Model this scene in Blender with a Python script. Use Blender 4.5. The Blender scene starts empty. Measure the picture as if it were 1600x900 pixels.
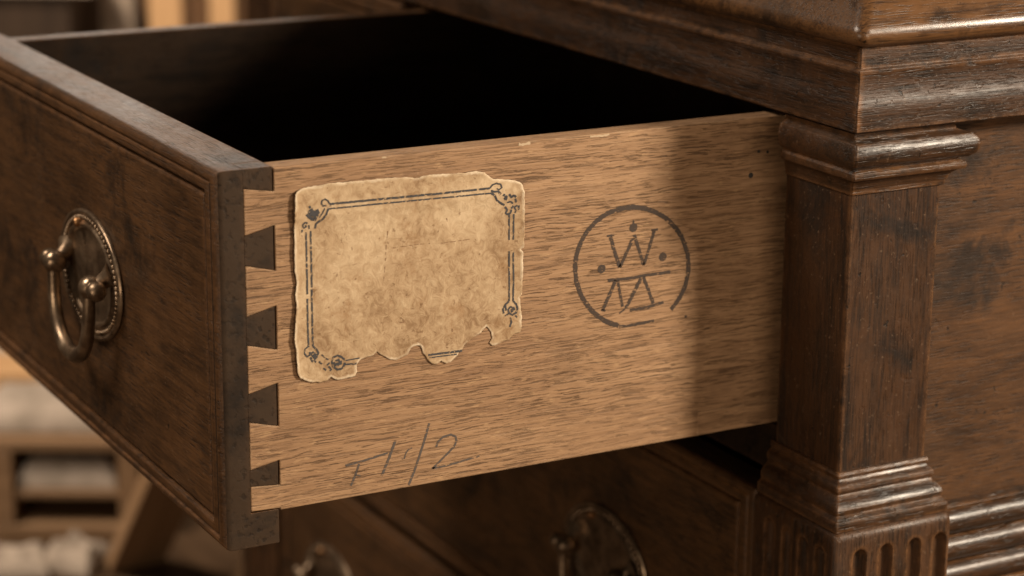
import bpy, bmesh, math, random
from mathutils import Vector, Matrix, noise
random.seed(7)
S = bpy.context.scene
COL = S.collection
R = math.radians

# ------------------------------------------------------------------ camera
CAM_LOC = Vector((1.03923, -0.40030, 0.44470))
YAW, PITCH, ROLL = 2.641782, -0.267317, 0.007439
fwd = Vector((math.cos(PITCH)*math.cos(YAW), math.cos(PITCH)*math.sin(YAW), math.sin(PITCH)))
rgt = fwd.cross(Vector((0, 0, 1))).normalized()
upv = rgt.cross(fwd)
r2 = rgt*math.cos(ROLL) + upv*math.sin(ROLL)
u2 = upv*math.cos(ROLL) - rgt*math.sin(ROLL)
cam = bpy.data.cameras.new('camera')
cam.sensor_width = 36.0
cam.lens = 36.0*3590.36/1600
cam.clip_start = 0.02
cam.clip_end = 50
cam.dof.use_dof = True
cam.dof.focus_distance = 1.21
cam.dof.aperture_fstop = 6.0
cam_o = bpy.data.objects.new('camera', cam)
COL.objects.link(cam_o)
cam_o.matrix_world = Matrix(((r2.x, u2.x, -fwd.x, CAM_LOC.x), (r2.y, u2.y, -fwd.y, CAM_LOC.y),
                             (r2.z, u2.z, -fwd.z, CAM_LOC.z), (0, 0, 0, 1)))
S.camera = cam_o

# ------------------------------------------------------------------ world and lamps (indoor, warm)
W = bpy.data.worlds.new('World')
S.world = W
W.use_nodes = True
W.node_tree.nodes['Background'].inputs[0].default_value = (1.0, 0.80, 0.62, 1)
W.node_tree.nodes['Background'].inputs[1].default_value = 0.028

def area(name, loc, target, sx, sy, power, color):
    l = bpy.data.lights.new(name, 'AREA')
    l.shape = 'RECTANGLE'; l.size = sx; l.size_y = sy; l.energy = power; l.color = color
    o = bpy.data.objects.new(name, l)
    COL.objects.link(o)
    o.location = loc
    o.rotation_euler = (Vector(target)-Vector(loc)).to_track_quat('-Z', 'Y').to_euler()
    return o

def lamp_at(az, el, dist, target):
    t = Vector(target)
    return t + Vector((math.cos(el)*math.cos(az), math.cos(el)*math.sin(az), math.sin(el)))*dist

T0 = (0.02, 0.22, 0.1)
area('key_lamp', lamp_at(R(46), R(25), 2.6, T0), T0, 0.40, 0.50, 124, (1.0, 0.845, 0.66))
area('side_lamp', lamp_at(R(10), R(5), 2.8, T0), T0, 0.7, 0.5, 22, (1.0, 0.78, 0.56))
T1 = (-0.2, 0.0, 0.1)
area('fill_lamp', lamp_at(R(-116), R(56), 2.6, T1), T1, 1.0, 0.9, 60, (1.0, 0.84, 0.68))
area('rear_lamp', lamp_at(R(158), R(14), 3.4, T1), T1, 0.9, 0.6, 8, (1.0, 0.86, 0.72))
area('front_fill', lamp_at(R(-62), R(3), 2.4, T0), T0, 1.2, 0.8, 16, (1.0, 0.78, 0.56))  # added fill without a known source; lifts pilaster front and lower drawers
sl = bpy.data.lights.new('clutter_fill', 'SPOT')  # added spot without a known source, brightens only the clutter behind
sl.energy = 240; sl.color = (1.0, 0.80, 0.60); sl.spot_size = R(62); sl.spot_blend = 0.7; sl.shadow_soft_size = 0.15
so = bpy.data.objects.new('clutter_fill', sl)
COL.objects.link(so)
so.location = (-1.55, -0.75, 1.6)
so.rotation_euler = (Vector((-2.05, 0.62, -0.35))-Vector(so.location)).to_track_quat('-Z', 'Y').to_euler()

S.view_settings.view_transform = 'Standard'
S.view_settings.look = 'None'
S.view_settings.exposure = 0.0
S.view_settings.gamma = 1.0
S.view_settings.use_curve_mapping = False
S.cycles.max_bounces = 6

# ------------------------------------------------------------------ data: print and marks on the drawer side, (y, z) in mm
LABEL= [(41.9, 184.8), (43.0, 186.4), (46.0, 187.5), (49.7, 187.9), (61.5, 188.7), (76.6, 188.3), (91.7, 188.2), (104.0, 187.6), (110.2, 186.3), (116.4, 187.4), (129.0, 187.0), (138.4, 186.4), (144.8, 186.6), (149.6, 185.3), (152.0, 183.3), (154.4, 181.6), (162.5, 180.3), (168.2, 179.3), (172.3, 177.2), (173.6, 172.6), (174.0, 163.8), (174.1, 154.9), (174.2, 149.0), (173.9, 142.3), (171.8, 141.5), (173.4, 139.8), (173.3, 131.2), (173.1, 122.3), (172.8, 116.3), (171.5, 114.6), (172.1, 110.4), (172.9, 104.2), (172.7, 98.2), (171.9, 95.3), (168.1, 94.6), (164.8, 91.7), (161.5, 91.4), (158.2, 90.3), (154.9, 90.0), (153.3, 91.7), (154.9, 94.5), (154.1, 97.7), (152.9, 100.1), (151.3, 101.0), (148.3, 98.4), (145.1, 96.6), (141.9, 94.8), (138.6, 93.0), (137.0, 90.2), (135.4, 90.0), (134.1, 87.6), (131.4, 85.8), (129.7, 84.2), (127.3, 84.1), (124.1, 86.0), (121.7, 84.4), (118.5, 85.3), (116.1, 87.9), (115.3, 90.2), (113.8, 91.9), (112.7, 95.5), (109.8, 96.5), (106.7, 95.2), (105.1, 92.4), (102.7, 91.3), (98.7, 90.0), (94.8, 90.4), (91.7, 92.5), (89.4, 93.9), (87.1, 95.9), (84.7, 94.5), (80.8, 94.0), (77.0, 92.7), (75.4, 90.7), (75.4, 87.0), (74.3, 84.7), (70.7, 84.3), (66.1, 83.9), (63.0, 84.4), (60.8, 86.2), (58.5, 84.6), (54.6, 84.1), (47.8, 85.6), (43.4, 88.0), (41.6, 91.1), (41.3, 97.0), (41.0, 104.2), (40.0, 107.2), (40.6, 115.8), (41.3, 121.4), (41.9, 127.1), (41.2, 132.8), (42.1, 138.4), (41.2, 147.0), (41.1, 156.9), (41.3, 166.7), (41.5, 177.9)]
BORDER= [(1.08, [(61.1, 177.9), (91.7, 177.5), (122.7, 177.0), (152.8, 176.7)]), (0.77, [(59.9, 175.5), (91.6, 175.1), (122.7, 174.6), (153.7, 174.0)]), (0.92, [(48.1, 164.6), (48.2, 149.0), (48.2, 132.0)]), (0.92, [(48.2, 129.8), (48.2, 114.8), (48.5, 103.9)]), (0.92, [(50.6, 165.0), (50.8, 148.7), (50.7, 125.9), (50.9, 104.0)]), (0.92, [(167.5, 161.2), (167.6, 149.7), (167.5, 147.1)]), (0.92, [(167.5, 140.5), (167.8, 127.4), (167.6, 113.2)]), (0.92, [(164.7, 161.1), (165.0, 147.3)]), (0.92, [(164.9, 141.1), (165.2, 127.7), (165.1, 113.5)]), (0.92, [(68.6, 91.8), (75.4, 91.4)]), (0.61, [(69.0, 93.9), (77.0, 94.1)]), (1.08, [(116.9, 90.2), (127.3, 89.9), (137.0, 89.8)]), (0.61, [(117.7, 88.6), (133.8, 88.3)]), (0.61, [(61.1, 177.9), (60.2, 179.8), (58.4, 180.9), (56.9, 180.2), (56.6, 178.5), (57.6, 177.3), (59.0, 177.4)]), (0.77, [(60.3, 175.5), (59.2, 172.9), (57.5, 170.6), (55.0, 169.4), (53.5, 168.2), (53.1, 166.0)]), (0.46, [(58.4, 176.1), (57.1, 173.7), (55.3, 171.5)]), (2.15, [(50.2, 176.3), (51.3, 174.3), (52.3, 172.3)]), (2.46, [(52.7, 175.0), (52.4, 173.2), (53.8, 171.5)]), (1.54, [(48.7, 174.3), (50.6, 171.9), (53.8, 170.6)]), (1.23, [(53.9, 175.9), (54.7, 173.4)]), (0.77, [(49.8, 178.1), (50.6, 176.9)]), (0.61, [(49.0, 169.3), (47.3, 169.7), (46.1, 168.6), (46.8, 167.0), (48.1, 167.4), (47.8, 168.5)]), (0.61, [(46.0, 166.2), (45.7, 164.8)]), (0.61, [(49.6, 168.3), (49.9, 166.1)]), (0.61, [(152.8, 176.7), (154.4, 178.4), (156.8, 179.0), (159.3, 178.2), (160.1, 176.4), (158.6, 175.3), (156.9, 176.1)]), (0.77, [(153.7, 174.0), (155.4, 173.0), (156.4, 171.5), (157.4, 169.6), (159.7, 167.9), (161.9, 166.5)]), (0.77, [(153.6, 175.4), (155.7, 174.5), (158.0, 174.5), (159.6, 172.9)]), (0.92, [(160.9, 172.5), (162.9, 171.1), (162.6, 169.1)]), (0.92, [(164.5, 172.4), (165.8, 170.5), (167.4, 171.5), (168.7, 170.2)]), (0.61, [(163.4, 167.8), (165.5, 168.2), (167.1, 166.9)]), (0.77, [(168.2, 169.5), (169.1, 167.2)]), (1.23, [(161.7, 170.9), (162.6, 170.0)]), (0.77, [(165.8, 164.6), (168.1, 165.0), (169.7, 165.7)]), (0.77, [(162.3, 165.6), (163.6, 163.7), (162.6, 162.3), (163.9, 161.3), (165.5, 162.0), (166.2, 163.7)]), (0.61, [(166.5, 165.7), (169.1, 163.1), (168.2, 161.7)]), (0.77, [(170.4, 165.6), (170.7, 163.2)]), (0.77, [(167.6, 113.2), (169.6, 111.3), (170.4, 108.8), (169.6, 106.5), (167.3, 105.6), (165.3, 106.7), (164.6, 108.9), (165.9, 110.2), (167.9, 109.7), (168.6, 108.1)]), (0.77, [(165.1, 113.5), (163.0, 112.1), (161.4, 109.9), (162.0, 107.1)]), (0.77, [(163.0, 111.5), (163.3, 108.5)]), (0.61, [(162.7, 105.6), (164.7, 106.5)]), (0.77, [(165.7, 104.3), (166.7, 101.7), (165.7, 99.1)]), (0.61, [(169.0, 105.3), (170.0, 103.7)]), (0.92, [(166.6, 109.0), (167.3, 107.1)]), (0.61, [(48.2, 104.4), (46.3, 103.2), (46.0, 100.9), (47.5, 99.0), (49.0, 99.6), (49.0, 101.4)]), (0.77, [(50.9, 104.0), (52.7, 102.3), (53.8, 100.1), (52.9, 97.9)]), (1.38, [(50.2, 101.2), (51.1, 98.8), (52.6, 97.1)]), (1.08, [(51.4, 100.2), (53.2, 98.5)]), (0.77, [(49.3, 98.4), (50.4, 96.2), (52.5, 95.4)]), (0.61, [(54.1, 95.4), (55.9, 93.7)]), (0.46, [(55.6, 99.0), (57.4, 97.0), (59.5, 95.6)]), (0.77, [(68.7, 94.0), (67.2, 95.9), (64.7, 97.2), (62.3, 96.6), (61.3, 94.4), (61.9, 91.7), (64.3, 89.6), (66.8, 89.8), (68.3, 91.4), (68.7, 92.8)]), (1.54, [(64.4, 95.2), (65.0, 93.3), (64.1, 92.0)]), (1.23, [(65.9, 94.1), (66.2, 92.0)]), (0.77, [(62.6, 94.0), (63.4, 91.5)]), (0.61, [(59.5, 92.1), (61.0, 90.1), (60.1, 89.6)]), (0.61, [(56.4, 91.6), (58.2, 90.2)]), (0.61, [(60.1, 94.0), (58.6, 92.8)])]
TRACES= [(0.46, [(93.8, 160.5), (93.0, 153.8), (92.3, 143.8), (91.3, 133.8)]), (0.46, [(95.3, 150.7), (110.1, 151.1), (125.8, 150.1), (141.7, 150.3)]), (0.77, [(127.7, 163.2), (128.3, 161.4)]), (0.77, [(73.1, 153.9), (73.7, 152.0)]), (0.61, [(65.2, 151.6), (67.0, 150.8)]), (0.77, [(100.5, 114.9), (102.0, 115.2), (100.8, 113.1), (103.3, 110.1), (100.4, 110.2)]), (0.92, [(130.9, 102.9), (131.3, 101.0)]), (0.61, [(141.0, 124.4), (141.5, 122.9)]), (0.77, [(146.0, 124.7), (146.6, 123.7)]), (0.46, [(106.8, 117.0), (109.9, 116.1)]), (0.46, [(122.6, 156.2), (123.6, 158.3)])]
STAMP= [(2.21, [(268.1, 95.5), (270.3, 97.5), (272.3, 99.6), (274.1, 102.0), (275.6, 104.5), (276.8, 107.2), (277.8, 110.0), (278.5, 112.9), (278.9, 115.9), (279.0, 118.9), (278.8, 121.9), (278.3, 125.0), (277.6, 128.0), (276.5, 131.0), (275.2, 134.0), (273.7, 136.8), (271.8, 139.5), (269.8, 142.1), (267.6, 144.5), (265.1, 146.8), (262.5, 148.8), (259.7, 150.7), (256.9, 152.3), (253.9, 153.7), (250.8, 154.9), (247.6, 155.8), (244.4, 156.5), (241.2, 156.9), (238.1, 157.0), (234.9, 156.9), (231.9, 156.5), (228.9, 155.9), (226.0, 155.0), (223.2, 153.9), (220.6, 152.5), (218.1, 150.9), (215.9, 149.1), (213.8, 147.1), (212.0, 144.9), (210.4, 142.6), (209.0, 140.1), (207.9, 137.5), (207.0, 134.7), (206.4, 131.9), (206.1, 129.0), (206.1, 126.0), (206.3, 123.1), (206.8, 120.1), (207.6, 117.1), (208.6, 114.2), (209.9, 111.3), (211.4, 108.6), (213.2, 105.9), (215.2, 103.3), (217.5, 100.9), (219.9, 98.7), (222.5, 96.6), (225.2, 94.8), (228.1, 93.1), (231.2, 91.7), (234.3, 90.6)]), (1.37, [(234.7, 90.0), (240.4, 89.7), (246.4, 90.0), (250.0, 90.0), (257.2, 90.4)]), (0.95, [(225.6, 142.4), (230.3, 142.5)]), (1.79, [(227.9, 141.7), (231.1, 132.2), (234.3, 123.7)]), (1.58, [(234.3, 123.7), (238.0, 130.8), (241.3, 137.0)]), (0.95, [(240.4, 137.6), (243.4, 139.3)]), (1.68, [(243.0, 141.4), (246.5, 131.9), (249.7, 123.1)]), (1.58, [(249.7, 123.1), (253.1, 132.8), (256.0, 142.1)]), (1.05, [(254.1, 142.5), (258.3, 142.5)]), (0.95, [(242.3, 149.4), (242.3, 147.0)]), (1.37, [(226.7, 117.4), (239.8, 116.9), (249.3, 117.2), (260.1, 117.2), (267.1, 117.4)]), (1.79, [(231.9, 116.9), (227.9, 108.7), (223.8, 100.8)]), (1.37, [(233.1, 116.5), (234.7, 109.2), (236.5, 101.1)]), (0.95, [(222.9, 101.1), (225.7, 100.1)]), (1.79, [(248.1, 116.0), (243.5, 108.1), (238.7, 100.1)]), (0.74, [(238.5, 100.0), (234.5, 97.5)]), (1.58, [(249.7, 116.5), (253.1, 108.5), (256.5, 100.4)]), (1.47, [(241.4, 98.4), (252.2, 98.6), (263.2, 100.4)]), (1.05, [(277.4, 90.3), (278.9, 89.9)])]
PENCIL= [(1.12, [(68.4, 36.2), (78.9, 37.2), (90.0, 38.8), (93.1, 39.3)]), (1.12, [(76.4, 35.9), (74.3, 30.4), (71.5, 24.5)]), (0.6, [(74.2, 30.0), (77.1, 29.2)]), (1.38, [(97.6, 45.4), (93.5, 35.7), (89.4, 27.0)]), (0.69, [(107.4, 39.8), (104.9, 39.0), (103.3, 36.7), (102.9, 34.6), (101.3, 34.3)]), (1.21, [(117.6, 52.0), (114.6, 42.5), (111.4, 33.6), (108.2, 25.6), (105.3, 19.2)]), (1.12, [(121.7, 38.0), (122.6, 40.6), (125.9, 43.1), (130.5, 43.6), (133.3, 42.0), (133.9, 39.5), (132.3, 36.3), (126.4, 31.6), (119.5, 26.1)]), (1.04, [(119.1, 26.3), (126.4, 26.4), (134.2, 27.1), (144.3, 28.3)]), (0.78, [(145.9, 28.2), (147.8, 28.7)])]

# ------------------------------------------------------------------ materials
class NT:
    def __init__(self, name):
        self.m = bpy.data.materials.new(name)
        self.m.use_nodes = True
        self.t = self.m.node_tree
        self.t.nodes.clear()
        self.out = self.t.nodes.new('ShaderNodeOutputMaterial')
    def n(self, typ, **kw):
        nd = self.t.nodes.new('ShaderNode'+typ)
        for k, v in kw.items(): setattr(nd, k, v)
        return nd
    def l(self, a, b): self.t.links.new(a, b)
    def inp(self, sock, v):
        if isinstance(v, bpy.types.NodeSocket): self.l(v, sock)
        else: sock.default_value = v
    def math(self, op, a, b=None, clamp=False):
        nd = self.n('Math', operation=op); nd.use_clamp = clamp
        self.inp(nd.inputs[0], a)
        if b is not None: self.inp(nd.inputs[1], b)
        return nd.outputs[0]
    def coords(self, scale, loc=(0, 0, 0), rot=(0, 0, 0), src=None):
        if src is None:
            src = self.n('TexCoord').outputs['Object']
        mp = self.n('Mapping')
        self.l(src, mp.inputs['Vector'])
        mp.inputs['Scale'].default_value = scale
        mp.inputs['Location'].default_value = loc
        mp.inputs['Rotation'].default_value = rot
        return mp.outputs[0]
    def noise(self, vec, scale=1.0, detail=4.0, rough=0.55, dist=0.0):
        nd = self.n('TexNoise')
        self.l(vec, nd.inputs['Vector'])
        nd.inputs['Scale'].default_value = scale
        nd.inputs['Detail'].default_value = detail
        nd.inputs['Roughness'].default_value = rough
        nd.inputs['Distortion'].default_value = dist
        return nd.outputs['Fac']
    def ramp(self, fac, stops, interp='LINEAR'):
        nd = self.n('ValToRGB')
        cr = nd.color_ramp; cr.interpolation = interp
        while len(cr.elements) < len(stops): cr.elements.new(0.5)
        for e, (p, c) in zip(cr.elements, stops):
            e.position = p
            e.color = (c, c, c, 1) if isinstance(c, (int, float)) else (*c, 1)
        self.l(fac, nd.inputs[0])
        return nd.outputs[0]
    def mix(self, fac, a, b, mode='MIX'):
        nd = self.n('Mix', data_type='RGBA', blend_type=mode)
        self.inp(nd.inputs[0], fac)
        for s, v in ((nd.inputs[6], a), (nd.inputs[7], b)):
            if isinstance(v, tuple): s.default_value = (*v, 1)
            else: self.l(v, s)
        return nd.outputs[2]
    def bump(self, h, strength, dist, normal=None):
        nd = self.n('Bump')
        nd.inputs['Strength'].default_value = strength
        nd.inputs['Distance'].default_value = dist
        self.l(h, nd.inputs['Height'])
        if normal is not None: self.l(normal, nd.inputs['Normal'])
        return nd.outputs[0]
    def bsdf(self, color, rough, normal=None, metallic=0.0, spec=0.5, coat=0.0):
        b = self.n('BsdfPrincipled')
        self.inp(b.inputs['Base Color'], (*color, 1) if isinstance(color, tuple) else color)
        self.inp(b.inputs['Roughness'], rough)
        b.inputs['Metallic'].default_value = metallic
        b.inputs['Specular IOR Level'].default_value = spec
        b.inputs['Coat Weight'].default_value = coat
        b.inputs['Coat Roughness'].default_value = 0.3
        if normal is not None: self.l(normal, b.inputs['Normal'])
        self.l(b.outputs[0], self.out.inputs[0])
        return b
        return b

def axis_scale(axis, along, across):
    s = [across]*3
    s['xyz'.index(axis)] = along
    return tuple(s)

def dark_wood(name, axis, dark=(0.0045, 0.0026, 0.0017), mid=(0.0155, 0.0082, 0.0046), light=(0.046, 0.0205, 0.0085),
              rough=(0.34, 0.60), seed=0.0, wear=1.0, bevel=0.0022, spec=0.32, mottle=0.5, iso=False, haze=0.05, relief=1.0, pits=1.0, coat=0.12, spread=(0.34, 0.50, 0.68)):
    """old stained and waxed wood: mottled stain, fine grain, pores, grey wax bloom, rubbed edges and small dents"""
    t = NT(name)
    def axis_scale(ax, al, ac):
        m = math.sqrt(al*ac)
        return (m, m, m) if iso else globals()['axis_scale'](ax, al, ac)
    oc = t.n('TexCoord').outputs['Object']
    L = (seed*3.1, seed*1.7, seed*2.3)
    cloud = t.noise(t.coords(axis_scale(axis, 9, 22) if not iso else (34, 34, 34), L, src=oc), detail=7, rough=0.68, dist=0.6)
    streak = t.noise(t.coords(axis_scale(axis, 9, 190), L, src=oc), detail=5, rough=0.6, dist=0.35)
    fine = t.noise(t.coords(axis_scale(axis, 55, 900), L, src=oc), detail=3, rough=0.6, dist=0.2)
    f = t.math('ADD', t.math('MULTIPLY', cloud, mottle+0.25), t.math('MULTIPLY', streak, 0.75-mottle*0.5))
    f = t.math('ADD', f, t.math('MULTIPLY', t.math('SUBTRACT', fine, 0.5), 0.55))
    col = t.ramp(f, [(spread[0], dark), (spread[1], mid), (spread[2], light)])
    # dark pores along the grain
    pore = t.ramp(t.noise(t.coords(axis_scale(axis, 75, 1100), L, src=oc), detail=2, rough=0.5), [(0.55, 0.0), (0.66, 1.0)])
    pden = t.ramp(t.noise(t.coords(axis_scale(axis, 14, 40), L, src=oc), detail=2), [(0.36, 0.1), (0.58, 1.0)])
    pore = t.math('MULTIPLY', pore, pden)
    col = t.mix(t.math('MULTIPLY', pore, 0.65), col, (0.008, 0.005, 0.003))
    # old dark spills and ink-like patches
    spill = t.ramp(t.noise(t.coords((16, 16, 16), L, src=oc), detail=5, rough=0.65, dist=0.5), [(0.56, 0.0), (0.67, 1.0)])
    col = t.mix(t.math('MULTIPLY', spill, 0.75), col, (0.0075, 0.0058, 0.0048))
    # rubbed, paler places and edges
    bev = t.n('Bevel'); bev.samples = 4; bev.inputs['Radius'].default_value = 0.0050
    geo = t.n('NewGeometry')
    dotn = t.n('VectorMath', operation='DOT_PRODUCT')
    t.l(bev.outputs[0], dotn.inputs[0]); t.l(geo.outputs['Normal'], dotn.inputs[1])
    edge = t.ramp(t.math('SUBTRACT', 1.0, dotn.outputs['Value']), [(0.006, 0.0), (0.10, 1.0)])
    chipn = t.ramp(t.noise(t.coords((120, 120, 120), L, src=oc), detail=5, rough=0.7), [(0.36, 0.0), (0.60, 1.0)])
    edge = t.math('MULTIPLY', t.math('MULTIPLY', edge, chipn), 0.8*wear)
    col = t.mix(edge, col, (0.17, 0.078, 0.030))
    speck = t.ramp(t.noise(t.coords((420, 420, 420), L, src=oc), detail=3, rough=0.7), [(0.635, 0.0), (0.70, 1.0)])
    col = t.mix(t.math('MULTIPLY', speck, 0.4*wear), col, (0.20, 0.130, 0.080))
    pit = t.ramp(t.noise(t.coords((165, 165, 165), (L[0]+6, L[1]+2, L[2]), src=oc), detail=3, rough=0.6), [(0.27, 1.0), (0.33, 0.0)])
    col = t.mix(t.math('MULTIPLY', pit, 0.85*pits), col, (0.004, 0.003, 0.002))
    # grey wax bloom
    bloom = t.ramp(t.noise(t.coords((26, 26, 26), (L[0]+4, L[1], L[2]), src=oc), detail=6, rough=0.65), [(0.45, 0.0), (0.70, 1.0)])
    col = t.mix(t.math('MULTIPLY', bloom, haze), col, (0.115, 0.092, 0.072))
    rg = t.ramp(t.math('ADD', t.math('MULTIPLY', cloud, 0.5), t.math('MULTIPLY', t.noise(t.coords((160, 160, 160), L, src=oc), detail=5, rough=0.7), 0.5)),
                [(0.36, rough[0]), (0.64, rough[1])])
    # relief
    h = t.math('ADD', t.math('MULTIPLY', fine, 0.55), t.math('MULTIPLY', pore, -0.8))
    h = t.math('ADD', h, t.math('MULTIPLY', t.noise(t.coords((300, 300, 300), L, src=oc), detail=4, rough=0.7), 0.55))
    dent = t.ramp(t.noise(t.coords((95, 95, 95), L, src=oc), detail=3, rough=0.6), [(0.24, 0.0), (0.36, 1.0)])
    h2 = t.math('ADD', t.math('MULTIPLY', t.noise(t.coords((38, 38, 38), L, src=oc), detail=3), 1.0), dent)
    h2 = t.math('SUBTRACT', h2, pit)
    b0 = t.n('Bevel'); b0.samples = 4; b0.inputs['Radius'].default_value = bevel
    nb = t.bump(h2, 0.35*relief, 0.0012, b0.outputs[0])
    nb = t.bump(h, 0.75*relief, 0.0006, nb)
    bs = t.bsdf(col, rg, nb, spec=spec, coat=coat)
    bs.inputs['Coat Roughness'].default_value = 0.22
    t.l(t.bump(h2, 0.25*relief, 0.0010, b0.outputs[0]), bs.inputs['Coat Normal'])
    return t.m

def oak(name, axis='y', tone=1.0, seed=0.0):
    """bare, dry, unfinished drawer wood with long open pores"""
    t = NT(name)
    oc = t.n('TexCoord').outputs['Object']
    L = (seed*2.7, seed*1.3, seed*3.9)
    warp = t.n('TexNoise'); t.l(t.coords(axis_scale(axis, 5, 14), L, src=oc), warp.inputs['Vector'])
    warp.inputs['Detail'].default_value = 3
    wv = t.n('VectorMath', operation='SCALE'); t.l(warp.outputs['Color'], wv.inputs[0]); wv.inputs['Scale'].default_value = 0.004
    add = t.n('VectorMath', operation='ADD'); t.l(oc, add.inputs[0]); t.l(wv.outputs[0], add.inputs[1])
    v = add.outputs[0]
    cloud = t.noise(t.coords(axis_scale(axis, 6, 16), L, src=v), detail=5, rough=0.6)
    streak = t.noise(t.coords(axis_scale(axis, 4, 210), L, src=v), detail=6, rough=0.68)
    fine = t.noise(t.coords(axis_scale(axis, 40, 1100), L, src=v), detail=3, rough=0.6)
    f = t.math('ADD', t.math('MULTIPLY', cloud, 0.32), t.math('MULTIPLY', streak, 0.46))
    f = t.math('ADD', f, t.math('MULTIPLY', fine, 0.22))
    k = tone
    col = t.ramp(f, [(0.34, (0.185*k, 0.101*k, 0.051*k)), (0.50, (0.285*k, 0.166*k, 0.086*k)), (0.66, (0.375*k, 0.232*k, 0.128*k))])
    p1 = t.ramp(t.noise(t.coords(axis_scale(axis, 48, 1300), L, src=v), detail=3, rough=0.6), [(0.545, 0.0), (0.62, 1.0)])
    p2 = t.ramp(t.noise(t.coords(axis_scale(axis, 20, 760), (L[0]+7, L[1], L[2]), src=v), detail=3, rough=0.6), [(0.58, 0.0), (0.66, 1.0)])
    pden = t.ramp(t.noise(t.coords(axis_scale(axis, 7, 70), (L[0]+3, L[1], L[2]), src=v), detail=3), [(0.32, 0.35), (0.62, 1.0)])
    pore = t.math('MULTIPLY', t.math('MAXIMUM', p1, t.math('MULTIPLY', p2, 0.5)), pden)
    col = t.mix(t.math('MULTIPLY', pore, 0.76), col, (0.052, 0.026, 0.012))
    grow = t.ramp(t.noise(t.coords(axis_scale(axis, 1.6, 300), (L[0]+2, L[1], L[2]), src=v), detail=4, rough=0.7), [(0.52, 0.0), (0.64, 1.0)])
    col = t.mix(t.math('MULTIPLY', grow, 0.30), col, (0.115, 0.058, 0.026))
    fleck = t.ramp(t.noise(t.coords(axis_scale(axis, 120, 420), (L[0]+9, L[1], L[2]), src=v), detail=2), [(0.62, 0.0), (0.70, 1.0)])
    col = t.mix(t.math('MULTIPLY', fleck, 0.35), col, (0.46*k, 0.29*k, 0.15*k))
    stain = t.ramp(t.noise(t.coords((19, 19, 19), L, src=oc), detail=6, rough=0.65), [(0.56, 0.0), (0.74, 1.0)])
    col = t.mix(t.math('MULTIPLY', stain, 0.40), col, (0.090, 0.045, 0.020))
    bev = t.n('Bevel'); bev.samples = 4; bev.inputs['Radius'].default_value = 0.0022
    geo = t.n('NewGeometry')
    dotn = t.n('VectorMath', operation='DOT_PRODUCT')
    t.l(bev.outputs[0], dotn.inputs[0]); t.l(geo.outputs['Normal'], dotn.inputs[1])
    edge = t.ramp(t.math('SUBTRACT', 1.0, dotn.outputs['Value']), [(0.02, 0.0), (0.18, 1.0)])
    chipn = t.ramp(t.noise(t.coords((90, 90, 90), L, src=oc), detail=5, rough=0.7), [(0.45, 0.0), (0.62, 1.0)])
    col = t.mix(t.math('MULTIPLY', t.math('MULTIPLY', edge, chipn), 0.5), col, (0.45, 0.33, 0.21))
    h = t.math('ADD', t.math('MULTIPLY', pore, -1.0), t.math('MULTIPLY', fine, 0.6))
    h = t.math('ADD', h, t.math('MULTIPLY', t.noise(t.coords(axis_scale(axis, 200, 700), L, src=oc), detail=4, rough=0.7), 0.45))
    b0 = t.n('Bevel'); b0.samples = 4; b0.inputs['Radius'].default_value = 0.0010
    nb = t.bump(h, 0.7, 0.0006, b0.outputs[0])
    t.bsdf(col, 0.62, nb, spec=0.35)
    return t.m

def plain_wood(name, axis, a, b, rough=0.55, spec=0.3):
    t = NT(name)
    f = t.noise(t.coords(axis_scale(axis, 3, 45)), detail=5, rough=0.6, dist=0.4)
    t.bsdf(t.ramp(f, [(0.3, a), (0.7, b)]), rough, t.bump(f, 0.3, 0.001), spec=spec)
    return t.m

def brass_mat(name):
    t = NT(name)
    oc = t.n('TexCoord').outputs['Object']
    n1 = t.noise(t.coords((70, 70, 70), src=oc), detail=5, rough=0.65)
    col = t.ramp(n1, [(0.34, (0.105, 0.072, 0.047)), (0.52, (0.225, 0.157, 0.102)), (0.70, (0.40, 0.295, 0.200))])
    rg = t.ramp(t.noise(t.coords((160, 160, 160), src=oc), detail=4), [(0.35, 0.27), (0.65, 0.44)])
    nb = t.bump(t.noise(t.coords((500, 500, 500), src=oc), detail=3), 0.25, 0.0003)
    t.bsdf(col, rg, nb, metallic=0.82)
    return t.m

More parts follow.
